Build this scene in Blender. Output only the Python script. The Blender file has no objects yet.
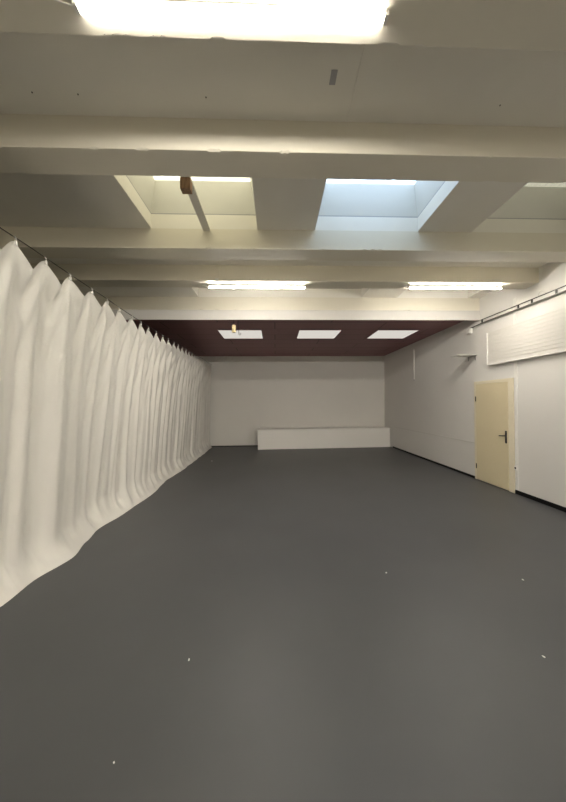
import bpy, bmesh, math, random
from mathutils import Vector, Matrix, noise
random.seed(7)
SC = bpy.context.scene
COL = SC.collection

# ------------------------------------------------------------------ helpers
def mat(name, color, rough=0.6, spec=0.3, bump=0.0, bscale=40.0, var=0.0, vscale=2.0, metal=0.0, stretch=None):
    m = bpy.data.materials.new(name); m.use_nodes = True
    nt = m.node_tree; N = nt.nodes; L = nt.links
    b = N['Principled BSDF']
    b.inputs['Base Color'].default_value = (*color, 1)
    b.inputs['Roughness'].default_value = rough
    b.inputs['Specular IOR Level'].default_value = spec
    b.inputs['Metallic'].default_value = metal
    tc = N.new('ShaderNodeTexCoord')
    src = tc.outputs['Object']
    if stretch:
        mp = N.new('ShaderNodeMapping'); mp.inputs['Scale'].default_value = stretch
        L.new(src, mp.inputs['Vector']); src = mp.outputs['Vector']
    if var > 0:
        n = N.new('ShaderNodeTexNoise'); n.inputs['Scale'].default_value = vscale
        n.inputs['Detail'].default_value = 5
        L.new(src, n.inputs['Vector'])
        r = N.new('ShaderNodeValToRGB')
        r.color_ramp.elements[0].position = 0.3; r.color_ramp.elements[1].position = 0.7
        r.color_ramp.elements[0].color = (*[c * (1 - var) for c in color], 1)
        r.color_ramp.elements[1].color = (*[min(1, c * (1 + var)) for c in color], 1)
        L.new(n.outputs['Fac'], r.inputs['Fac']); L.new(r.outputs['Color'], b.inputs['Base Color'])
    if bump > 0:
        n2 = N.new('ShaderNodeTexNoise'); n2.inputs['Scale'].default_value = bscale
        n2.inputs['Detail'].default_value = 6
        L.new(src, n2.inputs['Vector'])
        bp = N.new('ShaderNodeBump'); bp.inputs['Strength'].default_value = bump
        bp.inputs['Distance'].default_value = 0.01
        L.new(n2.outputs['Fac'], bp.inputs['Height']); L.new(bp.outputs['Normal'], b.inputs['Normal'])
    return m

def emit(name, color, strength):
    m = bpy.data.materials.new(name); m.use_nodes = True
    nt = m.node_tree; N = nt.nodes
    N.remove(N['Principled BSDF'])
    e = N.new('ShaderNodeEmission'); e.inputs['Color'].default_value = (*color, 1)
    e.inputs['Strength'].default_value = strength
    nt.links.new(e.outputs[0], N['Material Output'].inputs['Surface'])
    return m

def box(bm, x0, x1, y0, y1, z0, z1, bev=0.0):
    g = bmesh.new()
    bmesh.ops.create_cube(g, size=1)
    for v in g.verts:
        v.co = Vector(((x0 + x1) / 2 + v.co.x * (x1 - x0), (y0 + y1) / 2 + v.co.y * (y1 - y0), (z0 + z1) / 2 + v.co.z * (z1 - z0)))
    if bev > 0:
        bmesh.ops.bevel(g, geom=list(g.edges), offset=bev, segments=2, affect='EDGES', profile=0.5)
    merge(bm, g)

def merge(bm, g):
    me = bpy.data.meshes.new('tmp'); g.to_mesh(me); g.free()
    bm.from_mesh(me); bpy.data.meshes.remove(me)

def tube(bm, pts, r, seg=10):
    pts = [Vector(p) for p in pts]; rings = []
    for i, p in enumerate(pts):
        d = (pts[min(i + 1, len(pts) - 1)] - pts[max(i - 1, 0)]).normalized()
        a = d.cross(Vector((0, 0, 1)))
        if a.length < 1e-3: a = d.cross(Vector((1, 0, 0)))
        a.normalize(); b = d.cross(a).normalized()
        rr = r[i] if isinstance(r, (list, tuple)) else r
        rings.append([bm.verts.new(p + rr * (math.cos(t) * a + math.sin(t) * b)) for t in [2 * math.pi * k / seg for k in range(seg)]])
    for A, B in zip(rings, rings[1:]):
        for k in range(seg):
            bm.faces.new((A[k], A[(k + 1) % seg], B[(k + 1) % seg], B[k]))
    bm.faces.new(rings[0][::-1]); bm.faces.new(rings[-1])

def obj(name, bm, m, parent=None, smooth=False, loc=None):
    bmesh.ops.recalc_face_normals(bm, faces=bm.faces)
    me = bpy.data.meshes.new(name); 
    if loc is not None and parent is None:
        bmesh.ops.translate(bm, verts=bm.verts, vec=-Vector(loc))
    if parent is not None:
        bmesh.ops.translate(bm, verts=bm.verts, vec=-wloc(parent))
    bm.to_mesh(me); bm.free()
    o = bpy.data.objects.new(name, me); COL.objects.link(o)
    me.materials.append(m)
    if smooth:
        for p in me.polygons: p.use_smooth = True
    if parent is not None: o.parent = parent
    elif loc is not None: o.location = loc
    return o

def wloc(o):
    v = Vector(o.location)
    while o.parent is not None:
        o = o.parent; v = v + Vector(o.location)
    return v

def tag(o, label, cat, group=None):
    o['label'] = label; o['category'] = cat
    if group: o['group'] = group
    return o

def thing(name, label, cat, loc, group=None):
    o = bpy.data.objects.new(name, None); COL.objects.link(o)
    o.location = loc; o.empty_display_size = 0.1
    return tag(o, label, cat, group)

def struct(name, bm, m, parent=None, smooth=False):
    o = obj(name, bm, m, parent, smooth)
    if parent is None: o['kind'] = 'structure'
    return o

def plate(bm, xs, ys, holes, z0, z1):
    """a slab over a grid of cells, with the cells in holes left open through the whole thickness"""
    nx, ny = len(xs) - 1, len(ys) - 1
    solid = lambda i, j: 0 <= i < nx and 0 <= j < ny and (i, j) not in holes
    V = {}
    def v(i, j, k):
        if (i, j, k) not in V: V[(i, j, k)] = bm.verts.new((xs[i], ys[j], (z0, z1)[k]))
        return V[(i, j, k)]
    for i in range(nx):
        for j in range(ny):
            if not solid(i, j): continue
            bm.faces.new((v(i, j, 0), v(i, j + 1, 0), v(i + 1, j + 1, 0), v(i + 1, j, 0)))
            bm.faces.new((v(i, j, 1), v(i + 1, j, 1), v(i + 1, j + 1, 1), v(i, j + 1, 1)))
            for di, dj, a, b in ((-1, 0, (i, j), (i, j + 1)), (1, 0, (i + 1, j + 1), (i + 1, j)), (0, -1, (i + 1, j), (i, j)), (0, 1, (i, j + 1), (i + 1, j + 1))):
                if not solid(i + di, j + dj):
                    bm.faces.new((v(*a, 0), v(*a, 1), v(*b, 1), v(*b, 0)))

# ------------------------------------------------------------------ dimensions (metres)
XR, XL = 4.178, -4.2           # right / left wall faces
YB, YF = 11.37, -9.0           # back wall face / wall behind the camera
HS = 3.718                     # underside of the roof slab
HB = 3.48                      # underside of the beams
HD = 3.392                     # underside of the dark ceiling
TH = 0.172                     # slab thickness
YA0, YA1 = 1.275, 1.546
YB0, YB1 = 2.228, 2.492
YC0, YC1 = 3.643, 3.925
YD0, YD1 = 4.591, 4.87
YE0, YE1 = 5.967, 6.25

# ------------------------------------------------------------------ materials
M_ceil = mat('ceiling_paint', (0.84, 0.81, 0.735), 0.55, 0.25, 0.05, 25, 0.03, 1.3)
M_beam = mat('beam_paint', (0.76, 0.715, 0.60), 0.5, 0.3, 0.22, 14, 0.03, 1.5, stretch=(0.25, 1, 1))
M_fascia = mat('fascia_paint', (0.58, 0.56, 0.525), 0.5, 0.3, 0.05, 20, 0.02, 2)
M_wall = mat('wall_paint', (0.73, 0.71, 0.675), 0.6, 0.25, 0.06, 30, 0.02, 0.8)
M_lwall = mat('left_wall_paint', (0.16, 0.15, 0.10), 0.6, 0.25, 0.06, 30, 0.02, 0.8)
M_bwall = mat('back_wall_paint', (0.70, 0.68, 0.635), 0.6, 0.25, 0.05, 30, 0.02, 0.8)
M_trim = mat('trim_paint', (0.75, 0.74, 0.69), 0.5, 0.3)
M_white = mat('white_lacquer', (0.80, 0.78, 0.735), 0.4, 0.4)
M_rib = mat('ribbed_panel_paint', (0.70, 0.675, 0.63), 0.45, 0.35)
M_black = mat('black_rubber', (0.006, 0.006, 0.006), 0.6, 0.2)
M_iron = mat('dark_metal', (0.035, 0.032, 0.03), 0.4, 0.5, metal=0.6)
M_rail = mat('rail_aluminium', (0.60, 0.58, 0.54), 0.45, 0.4)
M_cream = mat('cream_door_paint', (0.69, 0.60, 0.40), 0.42, 0.35, 0.02, 20, 0.02, 1.5)
M_frame = mat('pale_frame_paint', (0.79, 0.72, 0.55), 0.42, 0.35)
M_wood = mat('raw_wood', (0.36, 0.23, 0.14), 0.7, 0.2, 0.2, 30, 0.25, 8, stretch=(6, 6, 1))
M_hplastic = mat('cream_plastic', (0.80, 0.66, 0.38), 0.4, 0.4)
M_gray = mat('grey_tape', (0.40, 0.39, 0.40), 0.5, 0.3)
M_nail = mat('nail_heads', (0.05, 0.045, 0.04), 0.5, 0.4)
M_paper = mat('paper', (0.75, 0.74, 0.70), 0.7, 0.2)
M_housing = mat('lamp_housing', (0.78, 0.76, 0.70), 0.45, 0.3)
LAMP = (1.0, 0.945, 0.85)
M_lamp_top = emit('lamp_light_top', LAMP, 18.0)
M_lamp_far = emit('lamp_light_far', LAMP, 29.0)
M_lamp_rear = emit('lamp_light_rear', LAMP, 14.0)
M_lamp_last = emit('lamp_light_last', LAMP, 215.0)
M_panel = emit('panel_light', (1.0, 0.95, 0.86), 0.094)

# floor: dark grey dance vinyl, faint scuffs
M_floor = mat('floor_vinyl', (0.074, 0.075, 0.077), 0.45, 0.35, 0.03, 60, 0.06, 1.1)
# dark ceiling: aubergine boards with thin joints
M_dark = bpy.data.materials.new('aubergine_boards'); M_dark.use_nodes = True
nt = M_dark.node_tree; N = nt.nodes; L = nt.links; b = N['Principled BSDF']
b.inputs['Roughness'].default_value = 0.5; b.inputs['Specular IOR Level'].default_value = 0.25
tc = N.new('ShaderNodeTexCoord'); br = N.new('ShaderNodeTexBrick')
br.inputs['Color1'].default_value = (0.28, 0.128, 0.138, 1); br.inputs['Color2'].default_value = (0.26, 0.118, 0.128, 1)
br.inputs['Mortar'].default_value = (0.10, 0.044, 0.05, 1); br.inputs['Scale'].default_value = 1.0
br.inputs['Mortar Size'].default_value = 0.014; br.inputs['Brick Width'].default_value = 2.5; br.inputs['Row Height'].default_value = 0.6
L.new(tc.outputs['Object'], br.inputs['Vector']); L.new(br.outputs['Color'], b.inputs['Base Color'])

# curtain: thin satin cloth, a little light passes through
M_cur = bpy.data.materials.new('curtain_cloth'); M_cur.use_nodes = True
nt = M_cur.node_tree; N = nt.nodes; L = nt.links; b = N['Principled BSDF']
b.inputs['Base Color'].default_value = (0.84, 0.815, 0.755, 1); b.inputs['Roughness'].default_value = 0.45
b.inputs['Specular IOR Level'].default_value = 0.3; b.inputs['Sheen Weight'].default_value = 0.15
tr = N.new('ShaderNodeBsdfTranslucent'); tr.inputs['Color'].default_value = (0.84, 0.815, 0.755, 1)
mx = N.new('ShaderNodeMixShader'); mx.inputs['Fac'].default_value = 0.12
L.new(b.outputs[0], mx.inputs[1]); L.new(tr.outputs[0], mx.inputs[2]); L.new(mx.outputs[0], N['Material Output'].inputs['Surface'])
tc = N.new('ShaderNodeTexCoord'); mp = N.new('ShaderNodeMapping'); mp.inputs['Scale'].default_value = (1, 9, 1.2)
wn = N.new('ShaderNodeTexNoise'); wn.inputs['Scale'].default_value = 2.2; wn.inputs['Detail'].default_value = 4
bp = N.new('ShaderNodeBump'); bp.inputs['Strength'].default_value = 0.12; bp.inputs['Distance'].default_value = 0.02
L.new(tc.outputs['Object'], mp.inputs['Vector']); L.new(mp.outputs[0], wn.inputs['Vector'])
L.new(wn.outputs['Fac'], bp.inputs['Height']); L.new(bp.outputs['Normal'], b.inputs['Normal'])

def pane_mat(name, tint, dirt, dirt_col):
    """acrylic skylight pane: clear, with a share of milky dirt that scatters the daylight"""
    m = bpy.data.materials.new(name); m.use_nodes = True
    nt = m.node_tree; N = nt.nodes; L = nt.links
    N.remove(N['Principled BSDF'])
    t = N.new('ShaderNodeBsdfTransparent'); t.inputs['Color'].default_value = (*tint, 1)
    d = N.new('ShaderNodeBsdfTranslucent'); d.inputs['Color'].default_value = (*dirt_col, 1)
    n = N.new('ShaderNodeTexNoise'); n.inputs['Scale'].default_value = 28; n.inputs['Detail'].default_value = 4
    tc = N.new('ShaderNodeTexCoord'); L.new(tc.outputs['Object'], n.inputs['Vector'])
    r = N.new('ShaderNodeMapRange'); r.inputs['From Min'].default_value = 0.35; r.inputs['From Max'].default_value = 0.6
    r.inputs['To Min'].default_value = max(0, dirt - 0.25); r.inputs['To Max'].default_value = min(1, dirt + 0.1)
    L.new(n.outputs['Fac'], r.inputs['Value'])
    mx = N.new('ShaderNodeMixShader'); L.new(r.outputs[0], mx.inputs['Fac'])
    L.new(t.outputs[0], mx.inputs[1]); L.new(d.outputs[0], mx.inputs[2])
    L.new(mx.outputs[0], N['Material Output'].inputs['Surface'])
    return m

# ------------------------------------------------------------------ shell
bm = bmesh.new(); box(bm, XL - .2, XR + .2, YF - .2, YB + .2, -0.15, 0.0); struct('floor', bm, M_floor)

bm = bmesh.new(); box(bm, XR, XR + .2, YF, YB, 0, HS + TH); struct('wall_right', bm, M_wall)
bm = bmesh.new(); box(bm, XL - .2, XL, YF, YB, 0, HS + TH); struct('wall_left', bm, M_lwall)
bm = bmesh.new(); box(bm, XL - .2, XR + .2, YB, YB + .2, 0, HS + TH); struct('wall_back', bm, M_bwall)
bm = bmesh.new(); box(bm, XL - .2, XR + .2, YF - .2, YF, 0, HS + TH); struct('wall_front', bm, M_wall)

# roof slab with the three skylight openings (between the second and third beams) and the closed recesses by the fascia
SKY = [(-1.476, -0.205), (0.500, 1.778), (2.458, 3.74)]
SY0, SY1 = 2.62, YC0
xs = [XL - .2]
for a, c in SKY: xs += [a, c]
xs += [XR + .2]
bm = bmesh.new()
plate(bm, xs, [YF - .2, SY0, SY1, 4.3], {(1, 1), (3, 1), (5, 1)}, HS, HS + TH)
plate(bm, [XL - .2, -1.5, 1.745, 2.455, XR - .25, XR + .2], [4.3, 4.97, YE0, YE1 + .3], {(1, 1), (3, 1)}, HS, HS + TH)
box(bm, XL - .2, XR + .2, 4.3, YB + .2, HS + TH, HS + TH + .1)
# thin joint between two slab panels near the tape mark, a shallow filled bead
tube(bm, [(0.532, 1.5, HS), (0.553, YB0, HS)], 0.004, 6)
struct('ceiling', bm, M_ceil)

# concrete beams with slightly chipped, uneven lower arrises
def beam(y0, y1, z0, z1, m):
    bm = bmesh.new()
    n = 620
    x0, x1 = XL, XR
    rows = []
    for i in range(n + 1):
        x = x0 + (x1 - x0) * i / n
        def chip(s):
            k = noise.noise(Vector((x * 9.1, s, y0 * 7)))
            c = 0.003 + 0.002 * k
            q = noise.noise(Vector((x * 5.7 + 11, s * 3, y0))) + 0.5 * noise.noise(Vector((x * 31, s, y0)))
            if q > 0.30: c += 0.010 * min(1, (q - .3) * 5)
            return c
        a, c = chip(0.0), chip(5.0)
        w = 0.003 * noise.noise(Vector((x * 1.3, 9, y0)))
        rows.append([bm.verts.new(p) for p in ((x, y0, z1), (x, y0 + w * .5, (z0 + z1) / 2), (x, y0, z0 + a), (x, y0 + a, z0 + w * .3),
                                               (x, (y0 + y1) / 2, z0 + w * .4), (x, y1 - c, z0), (x, y1, z0 + c), (x, y1, z1))])
    for A, B in zip(rows, rows[1:]):
        for k in range(8):
            bm.faces.new((A[k], A[(k + 1) % 8], B[(k + 1) % 8], B[k]))
    bm.faces.new(rows[0]); bm.faces.new(rows[-1][::-1])
    return struct('ceiling_beam', bm, m)
for y0, y1 in ((-5.35, -5.07), (-2.04, -1.76), (-0.15, 0.13), (YA0, YA1), (YB0, YB1), (YC0, YC1), (YD0, YD1)):
    beam(y0, y1, HB, HS, M_beam)
beam(YE0, YE1, HB - 0.018, HS, M_beam)
# white board under the last beam, closing the edge of the dark ceiling
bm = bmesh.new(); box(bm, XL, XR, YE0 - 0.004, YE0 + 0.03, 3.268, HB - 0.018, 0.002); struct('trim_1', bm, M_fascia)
# dark boarded ceiling of the far part
bm = bmesh.new(); box(bm, XL, XR, YE0 + 0.03, YB, HD, HD + 0.05)
struct('ceiling_dark', bm, M_dark)
# flat board along the top of the back wall
bm = bmesh.new(); box(bm, XL, XR, YB - 0.03, YB, HD - 0.225, HD, 0.002); struct('trim_2', bm, M_trim)

# baseboards: black rubber strips
bm = bmesh.new(); box(bm, XR - .015, XR, 6.165, YB - .79, 0, 0.045); struct('baseboard_right', bm, M_black)
bm = bmesh.new(); box(bm, XR - .015, XR, YF, 5.10, 0, 0.066); struct('baseboard_right', bm, M_black)
bm = bmesh.new(); box(bm, XL, -0.64, YB - .015, YB, 0, 0.03); struct('baseboard_back', bm, M_black)

# ------------------------------------------------------------------ skylights
panes = [pane_mat('dusty_acrylic', (0.80, 0.68, 0.46), 0.80, (0.80, 0.66, 0.42)), pane_mat('clear_acrylic', (0.74, 0.86, 1.0), 0.15, (0.72, 0.85, 1.0)),
         pane_mat('soiled_acrylic', (0.22, 0.19, 0.13), 0.85, (0.22, 0.19, 0.13))]
M_curb = mat('upstand_plastic', (0.74, 0.73, 0.68), 0.45, 0.3)
wtext = ['dusty skylight with a wooden batten across its opening', 'clear skylight with pale blue daylight, middle of the row', 'soiled dull skylight nearest the right wall']
for k, (x0, x1) in enumerate(SKY):
    zb, zt, tp, w = HS + TH + .012, 4.245, 0.075, 0.025
    root = bpy.data.objects.new('window_%d' % (k + 1), None); COL.objects.link(root)
    root.location = ((x0 + x1) / 2, (SY0 + SY1) / 2, HS + TH); root['kind'] = 'structure'
    root['label'] = wtext[k]
    bm = bmesh.new()
    def ring(xa, xb, ya, yb, z): return [bm.verts.new(p) for p in ((xa, ya, z), (xb, ya, z), (xb, yb, z), (xa, yb, z))]
    i0 = ring(x0, x1, SY0, SY1, zb); i1 = ring(x0 + tp, x1 - tp, SY0 + tp, SY1 - tp, zt)
    o0 = ring(x0 - w, x1 + w, SY0 - w, SY1 + w, zb); o1 = ring(x0 + tp - w, x1 - tp + w, SY0 + tp - w, SY1 - tp + w, zt)
    for j in range(4):
        q = (j + 1) % 4
        bm.faces.new((i0[j], i0[q], i1[q], i1[j])); bm.faces.new((o0[j], o1[j], o1[q], o0[q]))
        bm.faces.new((i1[j], i1[q], o1[q], o1[j])); bm.faces.new((i0[j], o0[j], o0[q], i0[q]))
    struct('upstand', bm, M_curb, root)
    bm = bmesh.new()                                   # dark rubber gasket on the slab edge
    for (a, c, d, e) in ((x0 - .02, x0 - .001, SY0 - .02, SY1 + .02), (x1 + .001, x1 + .02, SY0 - .02, SY1 + .02), (x0 - .001, x1 + .001, SY0 - .02, SY0 - .001), (x0 - .001, x1 + .001, SY1 + .001, SY1 + .02)):
        box(bm, a, c, d, e, HS + TH, zb)
    struct('gasket', bm, M_gray, root)
    bm = bmesh.new()                                   # shallow domed acrylic pane
    n = 10; G = []
    for i in range(n + 1):
        G.append([])
        for j in range(n + 1):
            u, v = i / n, j / n
            px = x0 + tp - .02 + u * (x1 - x0 - 2 * tp + .04); py = SY0 + tp - .02 + v * (SY1 - SY0 - 2 * tp + .04)
            G[-1].append(bm.verts.new((px, py, zt + .001 + 0.10 * (math.sin(math.pi * u) * math.sin(math.pi * v)) ** 0.6)))
    for i in range(n):
        for j in range(n):
            bm.faces.new((G[i][j], G[i + 1][j], G[i + 1][j + 1], G[i][j + 1]))
    struct('pane', bm, panes[k], root, True)

# wooden batten in the first skylight's opening
t = thing('wooden_batten', 'grey painted wooden batten with a raw brown end block under the left skylight', 'batten', (-0.815, 3.3, HS - .012))
bm = bmesh.new(); box(bm, -0.857, -0.772, 2.5, YC0 - .001, HS - .022, HS - .001, 0.002); obj('batten', bm, M_ceil, t)
bm = bmesh.new(); box(bm, -0.865, -0.772, 2.78, 2.86, 3.59, HS - .0225, 0.003); obj('end_block', bm, M_wood, t)

# ------------------------------------------------------------------ batten lamps
def lamp(name, cx, cy, label, L_=1.5):
    t = thing(name, label, 'lamp', (cx, cy, HB), 'batten lamps under the ceiling beams')
    dz = 0.026 if cy > 3 else 0.0
    bm = bmesh.new(); box(bm, cx - L_ / 2, cx + L_ / 2, cy - .024, cy + .024, HB - .003 - dz, HB, 0.0005); obj('housing', bm, M_housing, t)
    bm = bmesh.new()
    hw = 0.010 if 0 < cy < 3 else 0.019                    # round tube overhead, flatter ones elsewhere
    A = []; B = []
    for k in range(16):
        a = 2 * math.pi * k / 16
        A.append(bm.verts.new((cx - L_ / 2 + .012, cy + hw * math.cos(a), HB - .0125 - dz + .009 * math.sin(a))))
        B.append(bm.verts.new((cx + L_ / 2 - .012, cy + hw * math.cos(a), HB - .0125 - dz + .009 * math.sin(a))))
    for k in range(16): bm.faces.new((A[k], A[(k + 1) % 16], B[(k + 1) % 16], B[k]))
    bm.faces.new(A); bm.faces.new(B[::-1])
    obj('tube', bm, M_lamp_last if cy < -4 else M_lamp_rear if cy < 0 else M_lamp_top if cy < 3 else M_lamp_far, t)
    for s in (-1, 1):
        bm = bmesh.new()
        xa = cx + s * (L_ / 2 - .0115); xb = cx + s * (L_ / 2 + .008)
        box(bm, min(xa, xb), max(xa, xb), cy - .022, cy + .022, HB - .026 - dz, HB - .0032 - dz, 0.003); obj('end_cap', bm, M_housing, t)
    bm = bmesh.new()
    xs_ = cx - L_ / 2
    tube(bm, [(xs_, cy, HB - .012), (xs_ - .05, cy - .01, HB - .010), (xs_ - .10, cy - .02, HB - .002)], 0.004, 6); obj('cable', bm, M_white, t)
    return t
lamp('batten_lamp', -0.185, 1.425, 'large lit batten lamp overhead at the top edge of the photo', 1.47)
lamp('batten_lamp', -0.275, 4.755, 'small lit batten lamp above the left white panel and middle of the room', 1.53)
lamp('batten_lamp', 2.92, 4.745, 'small lit batten lamp near the right wall above the rail', 1.53)
for (x, y, lab) in ((-0.19, -1.88, 'lit batten lamp of the row behind the camera, left one'), (2.85, -1.88, 'lit batten lamp of the row behind the camera, right one'),
                    (-0.19, -5.21, 'lit batten lamp of the rearmost row, left one'), (2.85, -5.21, 'lit batten lamp of the rearmost row, right one')):
    lamp('batten_lamp', x, y, lab)

t = thing('cable_conduit', 'short pale conduit on the beam face above the small middle lamp', 'conduit', (-.875, YD0, HB))
bm = bmesh.new(); box(bm, -.901, -.849, YD0 - .022, YD0 - .001, HB - .02, HB + .03, .003); obj('end_box', bm, M_housing, t)
bm = bmesh.new(); box(bm, -.895, -.855, YD0 - .012, YD0 - .002, HB + .031, HS - .001, .002); obj('duct', bm, M_beam, t)

# ------------------------------------------------------------------ luminous panels in the dark ceiling
for (x0, x1, lab) in ((-1.38, -0.33, 'white square light panel in dark ceiling, behind the hanging cream cylinder'),
                      (0.60, 1.63, 'white square light panel in dark ceiling, middle one of three'),
                      (2.54, 3.56, 'white square light panel in dark ceiling, nearest the right wall')):
    y0, y1 = 7.29, 8.22
    t = thing('ceiling_light', lab, 'ceiling light', ((x0 + x1) / 2, (y0 + y1) / 2, HD), 'light panels in the dark ceiling')
    bm = bmesh.new()
    for a, c, d, e in ((x0 - .02, x0, y0 - .02, y1 + .02), (x1, x1 + .02, y0 - .02, y1 + .02), (x0, x1, y0 - .02, y0), (x0, x1, y1, y1 + .02)):
        box(bm, a, c, d, e, HD - .012, HD)
    obj('frame', bm, M_dark, t)
    bm = bmesh.new(); box(bm, x0, x1, y0, y1, HD - .008, HD); obj('diffuser', bm, M_panel, t)

# cream cylinder hanging from the dark ceiling with a wire hook
t = thing('hanging_pull', 'small cream cylinder hanging from dark ceiling in front of left light panel', 'hanging cylinder', (-.828, 6.08, HD))
bm = bmesh.new(); tube(bm, [(-.828, 6.08, 3.04), (-.828, 6.08, 3.05), (-.828, 6.08, 3.175), (-.828, 6.08, 3.19)], [.034, .042, .042, .032], 16); obj('cylinder', bm, M_hplastic, t, True)
bm = bmesh.new(); tube(bm, [(-.828, 6.08, 3.19), (-.828, 6.08, HD)], .006, 6); obj('cord', bm, M_iron, t)
bm = bmesh.new(); tube(bm, [(-.745, 6.08, HD), (-.74, 6.08, 3.13), (-.725, 6.08, 3.0), (-.705, 6.08, 2.985), (-.69, 6.08, 3.03)], .006, 6)
tag(obj('wire_hook', bm, M_iron, loc=(-.745, 6.08, HD)), 'thin dark wire hook hanging right of the cream cylinder', 'hook')

# ------------------------------------------------------------------ curtain
HK = [1.24, 1.56, 1.88, 2.18, 2.50, 2.82, 3.147, 3.516, 3.83, 4.12, 4.48, 4.77, 5.05, 5.38]
while HK[-1] < 11.0: HK.append(HK[-1] + random.uniform(0.28, 0.36))
HK[-1] = 11.2
def interp(tab, x):
    if x <= tab[0][0]: return tab[0][1]
    for (a, fa), (c, fc) in zip(tab, tab[1:]):
        if x <= c:
            s = (x - a) / (c - a); s = s * s * (3 - 2 * s); return fa + (fc - fa) * s
    return tab[-1][1]
ROD = [(1.2, 2.965), (2.4, 2.965), (3.5, 2.936), (4.5, 2.905), (5.4, 2.89), (8, 2.925), (9.3, 2.965), (11.3, 3.08)]
HEM = [(1.2, -2.16), (2.47, -2.20), (2.74, -2.205), (3.2, -2.145), (3.6, -2.21), (3.93, -2.285), (4.34, -2.25), (4.78, -2.215), (5.57, -2.20), (6.0, -2.27), (6.47, -2.30), (7.4, -2.26), (9, -2.29), (10.9, -2.34), (11.3, -2.36)]
XRODS = [(1.2, -2.10), (6.0, -2.10), (9.0, -2.17), (11.3, -2.38)]
def xrod(y): return interp(XRODS, y)
SAG = [random.uniform(0.11, 0.15) for _ in HK]; SAG[4] = .15; SAG[5] = .14
LOW = [random.uniform(0.52, 0.62) for _ in HK]
def sag(i, s):
    p = LOW[i]
    return SAG[i] * (s / p if s < p else ((1 - s) / (1 - p)) ** 1.5)
def crease(v):
    return 1 - 2.3 * abs(v) ** 0.8
def fold(y, z, hgt, i, s):
    """x offset of the cloth from its mean plane; y along the wall, hgt = 0 (floor) .. 1 (wire)"""
    dep = (1 - hgt) * 2.9
    on = min(1, dep / 0.30)
    on = on * on * (3 - 2 * on)
    # ridges running down from the hooks, wandering a little
    sd = s + 0.16 * on * noise.noise(Vector((y * 0.9, dep * 0.45, 11)))
    c = 0.5 + 0.5 * math.cos(2 * math.pi * sd)
    amp = 0.085 * (1 - 0.40 * min(1, dep / 2.0)) * (0.75 + 0.5 * noise.noise(Vector((i * 1.37, dep * 0.3, 6))))
    f = on * amp * (c ** 2.2 - 0.4)
    # swags: U-shaped creases hanging between neighbouring hooks
    q = dep - 0.5 * math.sin(math.pi * s) * (1 + 0.4 * noise.noise(Vector((i * 3.3, 1, 2))))
    f += 0.044 * math.sin(q * 10.5 + i * 1.7) * math.exp(-dep / 0.5) * math.sin(math.pi * s) * on
    # long vertical folds drifting sideways as they fall
    yy = y + 0.05 * dep * noise.noise(Vector((y * 0.7, 3.1, dep * 0.2)))
    a2 = min(1, dep / 0.9)
    f += a2 * (0.048 * (1.0 - crease(noise.noise(Vector((yy * 1.55, dep * 0.13, 1.7)))) - 0.9) * 0.6
               + 0.026 * (0.1 - crease(noise.noise(Vector((yy * 3.4, dep * 0.18, 4.2))))) * 0.8)
    f += a2 * 0.014 * (0.2 - crease(noise.noise(Vector((yy * 6.3 + 30, dep * 0.2, 2.2)))))
    f += a2 * 0.004 * noise.noise(Vector((yy * 11, dep * 0.4, 8.2)))
    # small puckers
    pk = noise.noise(Vector((y * 2.2, z * 1.3, 40)))
    f += 0.010 * max(0, pk - 0.1) * 2.5 * noise.noise(Vector((y * 11, z * 9, 0.3)))
    return f
def curtain():
    bm = bmesh.new()
    y0, y1 = 1.24, 11.2
    dy = 0.0185; n = int((y1 - y0) / dy); rows = []
    vs = [0.0] + [0.012 * k for k in range(1, 26)] ; v = vs[-1]
    while v < 0.80: v += 0.018; vs.append(v)
    while v < 1: v += 0.0095; vs.append(min(v, 1.0))
    for a in range(n + 1):
        y = y0 + (y1 - y0) * a / n
        i = max(k for k in range(len(HK)) if HK[k] <= y + 1e-9); i = min(i, len(HK) - 2)
        s = min(1.0, (y - HK[i]) / (HK[i + 1] - HK[i]))
        zr = interp(ROD, y) - 0.035
        ztop = zr - sag(i, s)
        hem = interp(HEM, y) + 0.022 * noise.noise(Vector((y * 2.6, 7, 7)))
        row = []
        for h in vs:
            z = ztop * h
            base = xrod(y) - 0.01 + (min(hem - 0.14, xrod(y)) - xrod(y)) * (1 - h) ** 0.7
            x = base + fold(y, z, h, i, s)
            if h > 0.95: x += 0.018 * min(1, (h - .95) / .03) * math.sin(math.pi * s)
            # skirt: the last stretch swings out and rests on the floor
            k = 0.12 + 0.06 * noise.noise(Vector((y * 1.1, 2, 9)))
            if h < k:
                w = 1 - h / k; w = w * w
                x = x * (1 - w) + hem * w + 0.05 * w * (1 - w) * math.sin(y * 15 + 4 * noise.noise(Vector((y * 1.7, z * 3, 0))))
            yy = y + 0.05 * noise.noise(Vector((y * 1.3, z * .6, 5))) * math.sin(math.pi * h) * (0 if a in (0, n) else 1)
            row.append(bm.verts.new((x, yy, z + 0.004)))
        rows.append(row)
    for A, B in zip(rows, rows[1:]):
        for k in range(len(vs) - 1):
            bm.faces.new((A[k], B[k], B[k + 1], A[k + 1]))
    return bm
cur = thing('curtain', 'long white floor-length curtain along the left side hung from a wire', 'curtain', (-2.2, 6.2, 0))
obj('cloth', curtain(), M_cur, cur, True)
for k, y in enumerate(HK):
    z = interp(ROD, y); XROD = xrod(y)
    bm = bmesh.new()
    tube(bm, [(XROD, y, z - .055), (XROD + .008, y, z - .03), (XROD + .004, y, z - .006), (XROD - .004, y, z + .009), (XROD - .012, y, z - .004)], 0.0055, 6)
    box(bm, XROD - .006, XROD + .012, y - .008, y + .008, z - .062, z - .03, 0.002)
    obj('hook', bm, M_white if y < 6 else M_rail, cur, True)
bm = bmesh.new()
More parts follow.
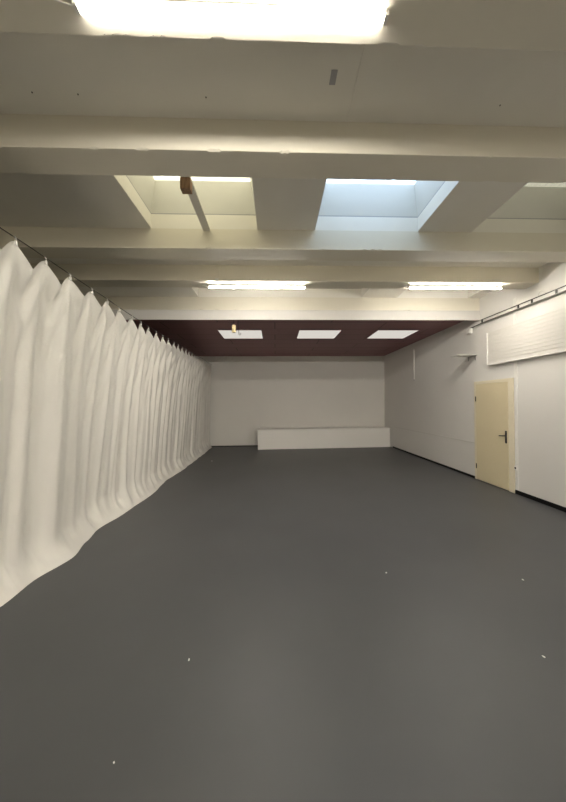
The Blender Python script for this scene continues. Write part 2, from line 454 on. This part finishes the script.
pts = [(xrod(y), y, interp(ROD, y)) for y in [YF] + [1.0 + .4 * k for k in range(26)] + [YB - .03]]
tube(bm, pts, 0.004, 6)
wire = tag(obj('curtain_wire', bm, M_iron, loc=(xrod(6), 6, 2.9)), 'thin dark steel wire along the top of the white curtain', 'wire')

# ------------------------------------------------------------------ white low box by the back wall
t = thing('low_cabinet', 'long low white boxed-in bench against the back wall', 'bench', (1.75, 10.9, 0))
def quadbox(bm, P, z0, z1):
    lo = [bm.verts.new((x, y, z0)) for x, y in P]; hi = [bm.verts.new((x, y, z1)) for x, y in P]
    bm.faces.new(lo[::-1]); bm.faces.new(hi)
    for k in range(4): bm.faces.new((lo[k], lo[(k + 1) % 4], hi[(k + 1) % 4], hi[k]))
bm = bmesh.new(); quadbox(bm, [(-0.625, 10.47), (4.14, 10.73), (4.14, 11.3), (-0.625, 11.3)], 0, 0.665); obj('body', bm, M_white, t)
bm = bmesh.new(); quadbox(bm, [(-0.635, 10.455), (4.15, 10.715), (4.15, 11.31), (-0.635, 11.31)], 0.668, 0.69); obj('top', bm, M_white, t)

# ------------------------------------------------------------------ right wall fittings
# door
d = bpy.data.objects.new('door_1', None); COL.objects.link(d); d.location = (XR, 5.65, 0); d['kind'] = 'structure'
d['label'] = 'cream door in the right wall'
bm = bmesh.new()
box(bm, XR - .022, XR, 5.11, 5.225, 0, 2.02, .004); box(bm, XR - .022, XR, 6.08, 6.145, 0, 2.02, .004); box(bm, XR - .022, XR, 5.226, 6.079, 1.965, 2.02, .004)
struct('door_frame', bm, M_frame, d)
bm = bmesh.new(); box(bm, XR - .028, XR - .002, 5.228, 6.077, 0.012, 1.962, .004)
leaf = struct('door_leaf', bm, M_cream, d)
bm = bmesh.new(); box(bm, XR - .036, XR - .0282, 5.25, 5.292, 0.85, 1.075, .003); struct('handle_plate', bm, M_iron, leaf)
bm = bmesh.new(); tube(bm, [(XR - .036, 5.27, .985), (XR - .075, 5.27, .985), (XR - .082, 5.285, .985), (XR - .08, 5.375, .98)], 0.010, 8); struct('handle', bm, M_iron, leaf, True)
for z in (.283, 1.662):
    bm = bmesh.new(); tube(bm, [(XR - .032, 6.079, z - .05), (XR - .032, 6.079, z + .05)], .009, 8); struct('hinge', bm, M_iron, d, True)

# vertical cover strip right of the door and the horizontal wall joint left of it
bm = bmesh.new(); box(bm, XR - .010, XR, 5.035, 5.10, 0.068, 3.4, .004); struct('trim_3', bm, M_white)
bm = bmesh.new(); box(bm, XR - .008, XR, 6.16, 10.4, 0.735, 0.748); struct('trim_4', bm, M_rail)

# small socket on the strip
t = thing('wall_socket', 'small white socket with a dark hole low beside the door', 'socket', (XR - .010, 5.065, .449))
bm = bmesh.new(); box(bm, XR - .036, XR - .0105, 5.04, 5.09, .41, .49, .005); obj('plate', bm, M_white, t)
bm = bmesh.new(); tube(bm, [(XR - .0365, 5.063, .452), (XR - .039, 5.063, .452)], .017, 12); obj('hole', bm, M_black, t)

# ribbed white panel
t = thing('ribbed_panel', 'wide white ribbed wall panel above the door on the right wall', 'wall panel', (XR, 4.3, 2.31))
bm = bmesh.new()
py0, py1, n = 2.75, 5.665, 10
z0, z1 = 2.325, 2.925
prof = [(XR - .001, z0)]
for k in range(n):
    a = z0 + (z1 - z0) * k / n; e = z0 + (z1 - z0) * (k + 1) / n
    prof += [(XR - .066, a), (XR - .066, e - .012), (XR - .058, e - .011), (XR - .058, e - .001)]
prof += [(XR - .066, z1), (XR - .001, z1)]
A = [bm.verts.new((x, py0, z)) for x, z in prof]; B = [bm.verts.new((x, py1, z)) for x, z in prof]
for k in range(len(prof)):
    q = (k + 1) % len(prof); bm.faces.new((A[k], A[q], B[q], B[k]))
bm.faces.new(A); bm.faces.new(B[::-1])
obj('ribbed_cover', bm, M_rib, t)
bm = bmesh.new(); box(bm, XR - .078, XR - .001, py1 + .001, py1 + .022, z0 - .006, z1 + .004, .003); obj('end_strip', bm, M_white, t)
bm = bmesh.new(); box(bm, XR - .078, XR - .001, py0, py1, z0 - .022, z0 - .001, .003); obj('bottom_strip', bm, M_white, t)

# rail high on the wall
t = thing('wall_rail', 'grey metal rail with dark brackets running along the top of right wall', 'rail', (XR, 4.3, 3.2))
bm = bmesh.new(); box(bm, XR - .052, XR - .030, 2.4, 5.86, 3.182, 3.232, .003); obj('rail_body', bm, M_rail, t)
bm = bmesh.new(); box(bm, XR - .058, XR - .026, 2.4, 5.87, 3.233, 3.247, .002); obj('top_lip', bm, M_iron, t)
bm = bmesh.new(); box(bm, XR - .058, XR - .026, 2.4, 5.87, 3.170, 3.181, .002); obj('bottom_lip', bm, mat('worn_metal', (.2, .19, .17), .4, .5, metal=.5), t)
for y in (3.1, 3.7, 4.24, 4.66, 4.93, 5.82):
    bm = bmesh.new(); box(bm, XR - .0615, XR - .0525, y - .016, y + .016, 3.182, 3.232); obj('bracket', bm, M_iron, t)
    bm = bmesh.new(); box(bm, XR - .0295, XR, y - .014, y + .014, 3.185, 3.23); obj('wall_mount', bm, M_iron, t)
bm = bmesh.new(); tube(bm, [(XR - .04, 5.871, 3.176), (XR - .02, 6.24, 3.168)], .009, 8)
tube(bm, [(XR - .02, 6.24, 3.168), (XR, 6.25, 3.168)], .007, 8); obj('end_rod', bm, M_iron, t)

bm = bmesh.new(); tube(bm, [(XR, 4.60, 3.272), (XR - .02, 4.58, 3.285), (XR - .03, 4.55, 3.31), (XR - .02, 4.52, 3.32), (XR - .015, 4.48, 3.285), (XR, 4.46, 3.27)], .004, 6)
tag(obj('wire_loop', bm, M_rail, loc=(XR, 4.53, 3.29)), 'tiny loose wire loop on the wall just above the grey rail', 'wire')

# small white junction box at the rail's far end
t = thing('junction_box', 'small white box on right wall below the far end of the rail', 'box', (XR, 6.25, 3.11))
bm = bmesh.new(); box(bm, XR - .05, XR, 6.185, 6.335, 3.045, 3.17, .02); obj('housing', bm, M_white, t)
bm = bmesh.new(); box(bm, XR - .062, XR - .0505, 6.21, 6.31, 3.065, 3.15, .005); obj('lid', bm, M_white, t)

# small shelf
t = thing('wall_shelf', 'small grey shelf plate on the right wall above the door', 'shelf', (XR, 6.2, 2.57))
bm = bmesh.new(); box(bm, XR - .40, XR, 6.05, 6.345, 2.568, 2.588, .003); obj('plate', bm, M_rail, t)
for y, x, l in ((6.30, XR - .03, .09), (6.08, XR - .03, .10)):
    bm = bmesh.new(); tube(bm, [(x, y, 2.5675), (x, y, 2.567 - l)], .005, 6); obj('bracket', bm, M_iron, t)

# vertical conduit below the dark ceiling
t = thing('cable_conduit', 'thin white vertical conduit on the right wall below the dark ceiling', 'conduit', (XR, 8.87, 2.26))
bm = bmesh.new(); box(bm, XR - .022, XR, 8.85, 8.885, 2.29, 3.19, .004); obj('duct', bm, M_white, t)
bm = bmesh.new(); box(bm, XR - .022, XR, 8.852, 8.883, 2.255, 2.289, .003); obj('end_cap', bm, M_gray, t)

# ------------------------------------------------------------------ marks on the slab
bm = bmesh.new(); box(bm, .372, .412, 1.878, 1.968, HS - .002, HS - .0002)
tag(obj('tape_patch', bm, M_gray, loc=(.39, 1.92, HS)), 'small grey tape patch stuck on the slab under the top lamp', 'tape')
for k, (x, y, lab) in enumerate(((-.463, 2.071, 'dark nail head in the slab above the left skylight'), (-1.628, 2.069, 'dark nail head in the slab at far left, outer one'),
                                 (-1.328, 2.074, 'dark nail head in the slab at far left, inner one'), (1.618, 2.072, 'dark nail head in the slab at the right'))):
    bm = bmesh.new(); tube(bm, [(x, y, HS), (x, y, HS - .005)], .0042, 8)
    tag(obj('nail_head', bm, M_nail, loc=(x, y, HS)), lab, 'nail', 'nail heads in the slab')

# scraps on the floor
for k, (x, y, r, lab) in enumerate(((-.553, 1.908, .008, 'tiny white scrap on the dark floor, front left'), (1.026, 2.797, .009, 'tiny pale scrap on the dark floor, middle right'),
                                    (2.207, 2.629, .008, 'tiny white scrap on the dark floor at far right, further one'), (1.668, 1.834, .010, 'tiny white scrap on the dark floor at right edge, nearer one'),
                                    (-.733, 1.378, .005, 'tiny pale scrap on the dark floor nearest the bottom left'), (-1.794, 8.504, .022, 'tiny white scrap on the floor near the far end of curtain'))):
    bm = bmesh.new(); P = []
    for j in range(6):
        a = j * math.pi / 3; rr = r * random.uniform(.5, 1.2); P.append((x + rr * math.cos(a), y + rr * math.sin(a) * 1.3))
    lo = [bm.verts.new((p[0], p[1], .0002)) for p in P]; hi = [bm.verts.new((p[0], p[1], .002 + random.uniform(0, .3) * r)) for p in P]
    bm.faces.new(lo[::-1]); bm.faces.new(hi)
    for j in range(6): bm.faces.new((lo[j], lo[(j + 1) % 6], hi[(j + 1) % 6], hi[j]))
    tag(obj('floor_scrap', bm, M_paper, loc=(x, y, 0)), lab, 'scrap', 'scraps on the floor')

# ------------------------------------------------------------------ daylight
w = bpy.data.worlds.new('sky'); SC.world = w; w.use_nodes = True
bg = w.node_tree.nodes['Background']; bg.inputs['Color'].default_value = (0.80, 0.90, 1.0, 1); bg.inputs['Strength'].default_value = 0.41

# ------------------------------------------------------------------ camera
yaw, pitch, roll, sx, sy, f = .0341, .0073, -.0078, 2.6773, .2664, 300.0
def ray(u, v):
    c, s = math.cos(roll), math.sin(roll); u, v = c * u + s * v, -s * u + c * v
    d = Vector((u / f, 1, -v / f))
    c, s = math.cos(pitch), math.sin(pitch); d = Vector((d.x, c * d.y - s * d.z, s * d.y + c * d.z))
    c, s = math.cos(yaw), math.sin(yaw); return Vector((c * d.x + s * d.y, -s * d.x + c * d.y, d.z))
fw = ray(0, 0); rt = (ray(1, 0) - fw).normalized(); up = (ray(0, -1) - fw).normalized()
cam = bpy.data.cameras.new('camera'); co = bpy.data.objects.new('camera', cam); COL.objects.link(co)
Mx = Matrix((rt, up, -fw.normalized())).transposed().to_4x4(); Mx.translation = Vector((0, 0, 1.6))
co.matrix_world = Mx
cam.sensor_fit = 'AUTO'; cam.sensor_width = 36; cam.lens = f / 802 * 36
cam.shift_x = -sx / 802; cam.shift_y = sy / 802; cam.clip_start = 0.02
SC.camera = co

vs_ = SC.view_settings
vs_.view_transform = 'Standard'; vs_.look = 'None'; vs_.gamma = 1; vs_.use_curve_mapping = False
vs_.exposure = 2.88
SC.cycles.max_bounces = 10; SC.cycles.diffuse_bounces = 6; SC.cycles.transparent_max_bounces = 8
SC.cycles.use_denoising = True
